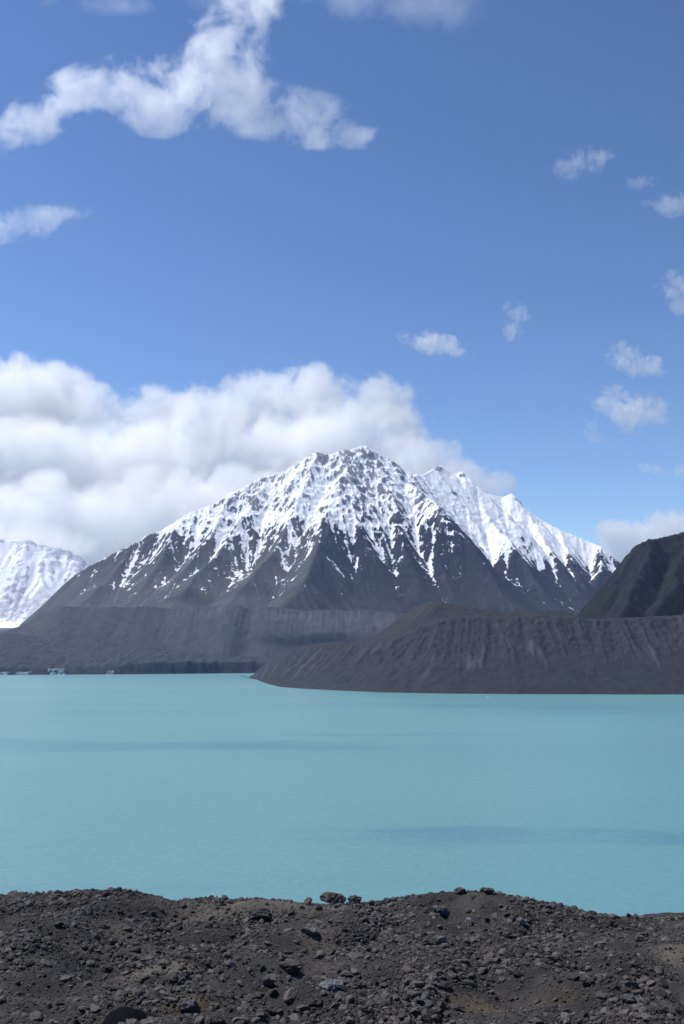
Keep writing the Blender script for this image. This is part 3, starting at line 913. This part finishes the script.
for n, i in enumerate(big):
    o = bpy.data.objects.new('boulder', TEMPL[n % 12])
    s = size[i]
    o.location = (sx[i], sy[i], szz[i] + s * 0.25)
    o.rotation_euler = (rng.uniform(-.5, .5), rng.uniform(-.5, .5), rng.uniform(0, 6.28))
    o.scale = (s * rng.uniform(.9, 1.3), s * rng.uniform(.8, 1.1), s * rng.uniform(.7, 1.0))
    COL.objects.link(o)
    o['label'] = 'unremarkable dark grey angular stone among the gravel of the near moraine'
    o['category'] = 'boulder'; o['group'] = 'boulders on the near moraine'
rest = order[NB:]
small = [rock_verts(300 + i, 1, 0.9) for i in range(10)]
mid = [rock_verts(330 + i, 2, 0.9) for i in range(10)]
VV, FF, TT = [], [], []; base = 0
pick = rng.integers(0, 10, len(rest))
bigger = size[rest] > 0.19
for lod, tm in ((0, small), (1, mid)):
    for k in range(10):
        ii = rest[(pick == k) & (bigger == bool(lod))]
        if not len(ii): continue
        V, F = tm[k]
        n = len(ii)
        a = rng.uniform(0, 6.28, n); tx = rng.uniform(-.5, .5, n); ty = rng.uniform(-.5, .5, n)
        sc = size[ii][:, None] * np.stack([rng.uniform(.85, 1.35, n), rng.uniform(.75, 1.15, n), rng.uniform(.6, 1.0, n)], 1)
        P_ = V[None] * sc[:, None, :]
        xx, yy, zz = P_[..., 0], P_[..., 1], P_[..., 2]
        yy, zz = yy * np.cos(tx)[:, None] - zz * np.sin(tx)[:, None], yy * np.sin(tx)[:, None] + zz * np.cos(tx)[:, None]
        xx, zz = xx * np.cos(ty)[:, None] + zz * np.sin(ty)[:, None], -xx * np.sin(ty)[:, None] + zz * np.cos(ty)[:, None]
        xx, yy = xx * np.cos(a)[:, None] - yy * np.sin(a)[:, None], xx * np.sin(a)[:, None] + yy * np.cos(a)[:, None]
        Q = np.stack([xx + sx[ii][:, None], yy + sy[ii][:, None], zz + (szz[ii] + size[ii] * 0.2)[:, None]], -1).reshape(-1, 3)
        VV.append(Q); FF.append((F[None] + (np.arange(n) * len(V))[:, None, None] + base).reshape(-1, 3))
        TT.append(np.repeat(rng.uniform(0, 1, n) ** 1.5, len(V))); base += n * len(V)
me = mesh_from('rubble', np.concatenate(VV), np.concatenate(FF), {'tint': np.concatenate(TT)})
link('rubble', me, M_RUB, 'loose dark grey stones and gravel strewn over the near moraine', 'rubble', 'stuff')


# ------------------------------------------------------------------ ice on the far shore and a floe
def ice_mat():
    m, nt, b = material('glacier ice')
    n = nt.noise(nt.pos(), 0.05, 5, 0.6)
    nt.l.new(nt.mix(nt.rng(n, .35, .65), (0.20, 0.28, 0.31), (0.12, 0.145, 0.16)), b.inputs['Base Color'])
    b.inputs['Roughness'].default_value = 0.5
    return m


M_ICE = ice_mat()


def ice_face(px0, px1, py_base, hpx, seed, lab):
    te = tan_elev(0, py_base)[1]; Y0 = -CAMZ / te - 14
    x0, x1 = float(at(px0, py_base, Y0)[0]), float(at(px1, py_base, Y0)[0])
    h = hpx * Y0 / FPX
    nx, nz = 40, 12
    u, v = np.meshgrid(np.linspace(0, 1, nx), np.linspace(0, 1, nz))
    prof = sstep(0, .12, u) * sstep(1, .88, u) * (0.75 + 0.25 * fbm(u * 4, u * 0 + seed, 3, seed))
    cols = [( x0 + (x1 - x0) * u, Y0 + v * 16 + 9 * fbm(u * 8, v * 2, 3, seed + 3), v * h * prof)]
    X, Y, Z = cols[0]
    # front face, top and back closed into one block
    Xb, Yb = X[::-1], Y[::-1] * 0 + Y0 + 60
    X = np.concatenate([X, Xb]); Y = np.concatenate([Y, Yb]); Z = np.concatenate([Z, Z[::-1]])
    me = grid_mesh('ice_cliff', X, Y, Z - 1.0)
    link('ice_cliff', me, M_ICE, lab, 'ice cliff', group='ice cliffs on the far shore')


ice_face(44, 66, 674.6, 8, 3, 'tallest pale blue ice cliff at the foot of the dark glacier')
ice_face(-6, 8, 675, 4, 5, 'low pale ice cliff on the far shore at the left edge')
ice_face(14, 30, 675, 4, 8, 'low blue-grey ice cliff between the left edge and the tallest ice cliff')
ice_face(106, 114, 674.4, 5, 11, 'narrow ice cliff right of the tallest ice cliff')
ice_face(192, 203, 673.4, 6, 14, 'small whitish ice cliff on the far shore nearest the moraine point')

te = tan_elev(0, 697.5)[1]; Yb = -CAMZ / te
V, F = rock_verts(950, 3, .7)
mi, nt, b = material('white floe ice'); b.inputs['Base Color'].default_value = (0.8, 0.84, 0.86, 1)
link('iceberg', mesh_from('iceberg', V * np.array([4.2, 3, 2.2]), F), mi, 'tiny white iceberg floating below the dark moraine wall', 'iceberg', loc=(float(at(487, 697, Yb)[0]), Yb, 0.5))

# ------------------------------------------------------------------ haze
def build_haze():
    bm = bmesh.new(); bmesh.ops.create_cube(bm, size=1)
    me = bpy.data.meshes.new('haze'); bm.to_mesh(me); bm.free()
    lo, hi = Vector((-15000, -3500, -10.2)), Vector((15000, 14900, 2420))
    for v in me.vertices:
        v.co = Vector([lerp(lo[i], hi[i], v.co[i] + .5) for i in range(3)])
    m = bpy.data.materials.new('thin haze'); m.use_nodes = True
    nt = NT(m.node_tree); nt.n.remove(nt.n['Principled BSDF'])
    pv = nt.new('ShaderNodeVolumePrincipled')
    pv.inputs['Color'].default_value = (0.42, 0.58, 1.0, 1); pv.inputs['Density'].default_value = HAZE
    pv.inputs['Anisotropy'].default_value = 0.3
    nt.l.new(pv.outputs[0], nt.n['Material Output'].inputs['Volume'])
    link('haze', me, m, 'thin blue haze in the air over the lake and mountains', 'haze', 'stuff')


if HAZE:
    build_haze()


# ------------------------------------------------------------------ clouds
def cloud(blobs, Y, label, dens, nsc, amp=1.1, thr=0.0, sharp=2.0, depth=0.5, aniso=0.4, step=0.3, group='clouds', detail=8, rough=0.66, slant=0.0):
    """one cumulus: blobs = (px, py, rx px, ry px[, tilt deg]); a real volume with its own depth"""
    B = []
    pm = sum(b_[1] for b_ in blobs) / len(blobs)
    Y0 = Y
    c0 = np.mean([at(b_[0], b_[1], Y) for b_ in blobs], 0)
    for b_ in blobs:
        Y = Y0 + slant * (pm - b_[1]) + (random.uniform(-1100, 700) if slant else 0)
        if slant: b_ = (b_[0] + random.uniform(-12, 12), b_[1] + random.uniform(-4, 14) * (b_[1] > 425), *b_[2:])
        x, y, z = at(b_[0], b_[1], Y)
        k = 1.12 * Y / FPX * (1 + tan_elev(b_[0], b_[1])[1] ** 2) ** .5
        rx, rz = b_[2] * k, b_[3] * k
        ry = depth * math.sqrt(rx * rz)
        ang = math.radians(b_[4]) if len(b_) > 4 else 0
        B.append((np.array([x, y + random.uniform(-.25, .25) * ry, z]) - c0, np.array([rx, ry, rz]), ang))
    bm = bmesh.new()
    for c, r, ang in B:
        M = Matrix.Translation(c) @ Matrix.Rotation(-ang, 4, 'Y') @ Matrix.Diagonal((*(r * 1.08), 1))
        bmesh.ops.create_icosphere(bm, subdivisions=3, radius=1, matrix=M)
    me0 = bpy.data.meshes.new('cloud_hull'); bm.to_mesh(me0); bm.free()
    tmp = bpy.data.objects.new('cloud_hull', me0); COL.objects.link(tmp)
    rm = tmp.modifiers.new('r', 'REMESH'); rm.mode = 'VOXEL'; rm.voxel_size = min(min(r) for _, r, _ in B) / 3.0
    dg = bpy.context.evaluated_depsgraph_get()
    me = bpy.data.meshes.new_from_object(tmp.evaluated_get(dg)); me.name = 'cloud'
    bpy.data.objects.remove(tmp); bpy.data.meshes.remove(me0)
    m = bpy.data.materials.new('cloud vapour'); m.use_nodes = True
    nt = NT(m.node_tree); nt.n.remove(nt.n['Principled BSDF'])
    p = nt.new('ShaderNodeTexCoord').outputs['Object']
    sh = None
    for c, r, ang in B:
        mp = nt.new('ShaderNodeMapping', vector_type='TEXTURE')
        nt.l.new(p, mp.inputs['Vector'])
        mp.inputs['Location'].default_value = c; mp.inputs['Rotation'].default_value = (0, -ang, 0); mp.inputs['Scale'].default_value = r
        L = nt.vmath('LENGTH', mp.outputs[0])
        s = nt.math('SUBTRACT', 1.0, L)
        sh = s if sh is None else nt.math('SMOOTH_MAX', sh, s, 0.25)
    n = nt.noise(p, 1.0 / nsc, detail, rough, 0.3)
    d = nt.math('ADD', nt.math('SUBTRACT', sh, 0.26 + thr), nt.math('MULTIPLY', nt.math('SUBTRACT', n, 0.5), amp * 5))
    d = nt.math('MULTIPLY', nt.math('MULTIPLY', d, sharp, clamp=True), nt.rng(sh, -0.05, 0.12))
    d = nt.math('MULTIPLY', d, dens)
    pv = nt.new('ShaderNodeVolumePrincipled')
    pv.inputs['Color'].default_value = (0.995, 0.997, 1.0, 1); pv.inputs['Anisotropy'].default_value = aniso
    nt.l.new(d, pv.inputs['Density'])
    nt.l.new(pv.outputs[0], nt.n['Material Output'].inputs['Volume'])
    try:
        m.cycles.volume_step_rate = step
    except Exception:
        pass
    me.materials.clear(); me.materials.append(m)
    link('cloud', me, m, label, 'cloud', group=group, loc=c0)


if CLOUDS:
    cloud([(-70, 420, 70, 60), (10, 395, 62, 42), (60, 402, 48, 38), (100, 412, 40, 30), (150, 420, 42, 34), (205, 418, 50, 36), (265, 405, 46, 36), (320, 402, 50, 36), (372, 402, 34, 28), (395, 425, 36, 24), (428, 446, 34, 24), (462, 468, 38, 20), (490, 484, 24, 16),
           (-50, 470, 80, 50), (30, 455, 80, 46), (110, 462, 80, 46), (190, 465, 80, 44), (270, 455, 80, 46), (345, 440, 60, 40), (390, 465, 50, 40), (440, 490, 50, 30),
           (-20, 520, 90, 46), (70, 512, 80, 44), (150, 510, 80, 44), (230, 500, 80, 44), (310, 490, 80, 44), (20, 556, 90, 34), (110, 548, 80, 34)], 17800,
          'huge white cloud bank with a grey belly behind the snowy mountain', 0.0030, 560, 0.54, -0.22, 3.0, 0.55, aniso=0.5, step=0.22, slant=22)
    cloud([(625, 535, 40, 16), (670, 527, 45, 18), (730, 525, 60, 22), (650, 552, 60, 18)], 17500, 'low white cloud bank peeping out behind the dark hill at right', 0.005, 420, 0.5, -.16, 3.0)
    cloud([(250, 15, 46, 30, 50), (222, 50, 55, 38, 45), (190, 82, 62, 34, 15), (125, 85, 62, 26, 12), (75, 95, 40, 24, 30), (35, 120, 40, 24, 40), (8, 140, 28, 20), (245, 105, 60, 30, -10), (300, 120, 60, 27, -8), (345, 130, 36, 15, -12), (160, 110, 40, 24)], 7000,
          'large wing-shaped white cloud high at upper left', 0.0050, 330, 0.75, -0.07, 1.8, 0.5, aniso=0.5, step=0.2)
    cloud([(30, 222, 55, 17, 10), (-10, 225, 40, 20)], 8500, 'thin white cloud strip by the left edge under the wing-shaped cloud', 0.0022, 230, .8, 0.0, 2)
    cloud([(110, 4, 70, 10), (260, -6, 90, 16), (400, 8, 95, 22, -8)], 6500, 'thin veil of cloud along the top edge of the sky', 0.0010, 400, .7, -0.04, 1.5)
    cloud([(437, 345, 38, 12, -12), (428, 338, 20, 10)], 12000, 'small white arrow-shaped cloud above the mountain right of the bank', 0.0042, 170, 0.6, -0.06, 2.4)
    cloud([(516, 314, 14, 14), (513, 332, 12, 11)], 12000, 'small faint upright cloud wisp in the middle of the right sky', 0.0030, 150, .8, -.04, 2)
    cloud([(583, 160, 30, 16, 12), (568, 165, 20, 10)], 9500, 'faint grey wisp of cloud topmost in the right sky', 0.0016, 170, .9, 0.02, 1.8)
    cloud([(641, 181, 16, 8)], 9500, 'tiny faint oval cloud between the topmost wisp and the right edge', 0.0022, 120, .6, -.08, 1.8)
    cloud([(668, 204, 26, 14, 12), (700, 196, 26, 14)], 9500, 'pale ragged cloud at the right edge under the tiny oval one', 0.0024, 180, .75, -.02, 2)
    cloud([(678, 285, 22, 16), (700, 290, 24, 24), (680, 306, 12, 10)], 11000, 'white cloud cut by the right edge at mid sky', 0.0032, 190, .65, -.04, 2.2)
    cloud([(625, 356, 20, 15), (645, 368, 22, 13)], 12500, 'upper small white puff of the pair above the dark hill', 0.0042, 190, .65, -.05, 2.4)
    cloud([(632, 412, 34, 22), (615, 400, 22, 16), (655, 412, 20, 12)], 12500, 'larger lower white puff of the pair above the dark hill', 0.0042, 220, .7, -.05, 2.4)
    cloud([(591, 427, 10, 11), (596, 438, 10, 9)], 12500, 'tiny faint wisp just left of the larger white puff', 0.0022, 130, .7, -.04, 2)
    cloud([(653, 468, 16, 8), (682, 471, 18, 8)], 15500, 'pair of flat cloud shreds low at the right edge', 0.0026, 160, .6, -.05, 2)
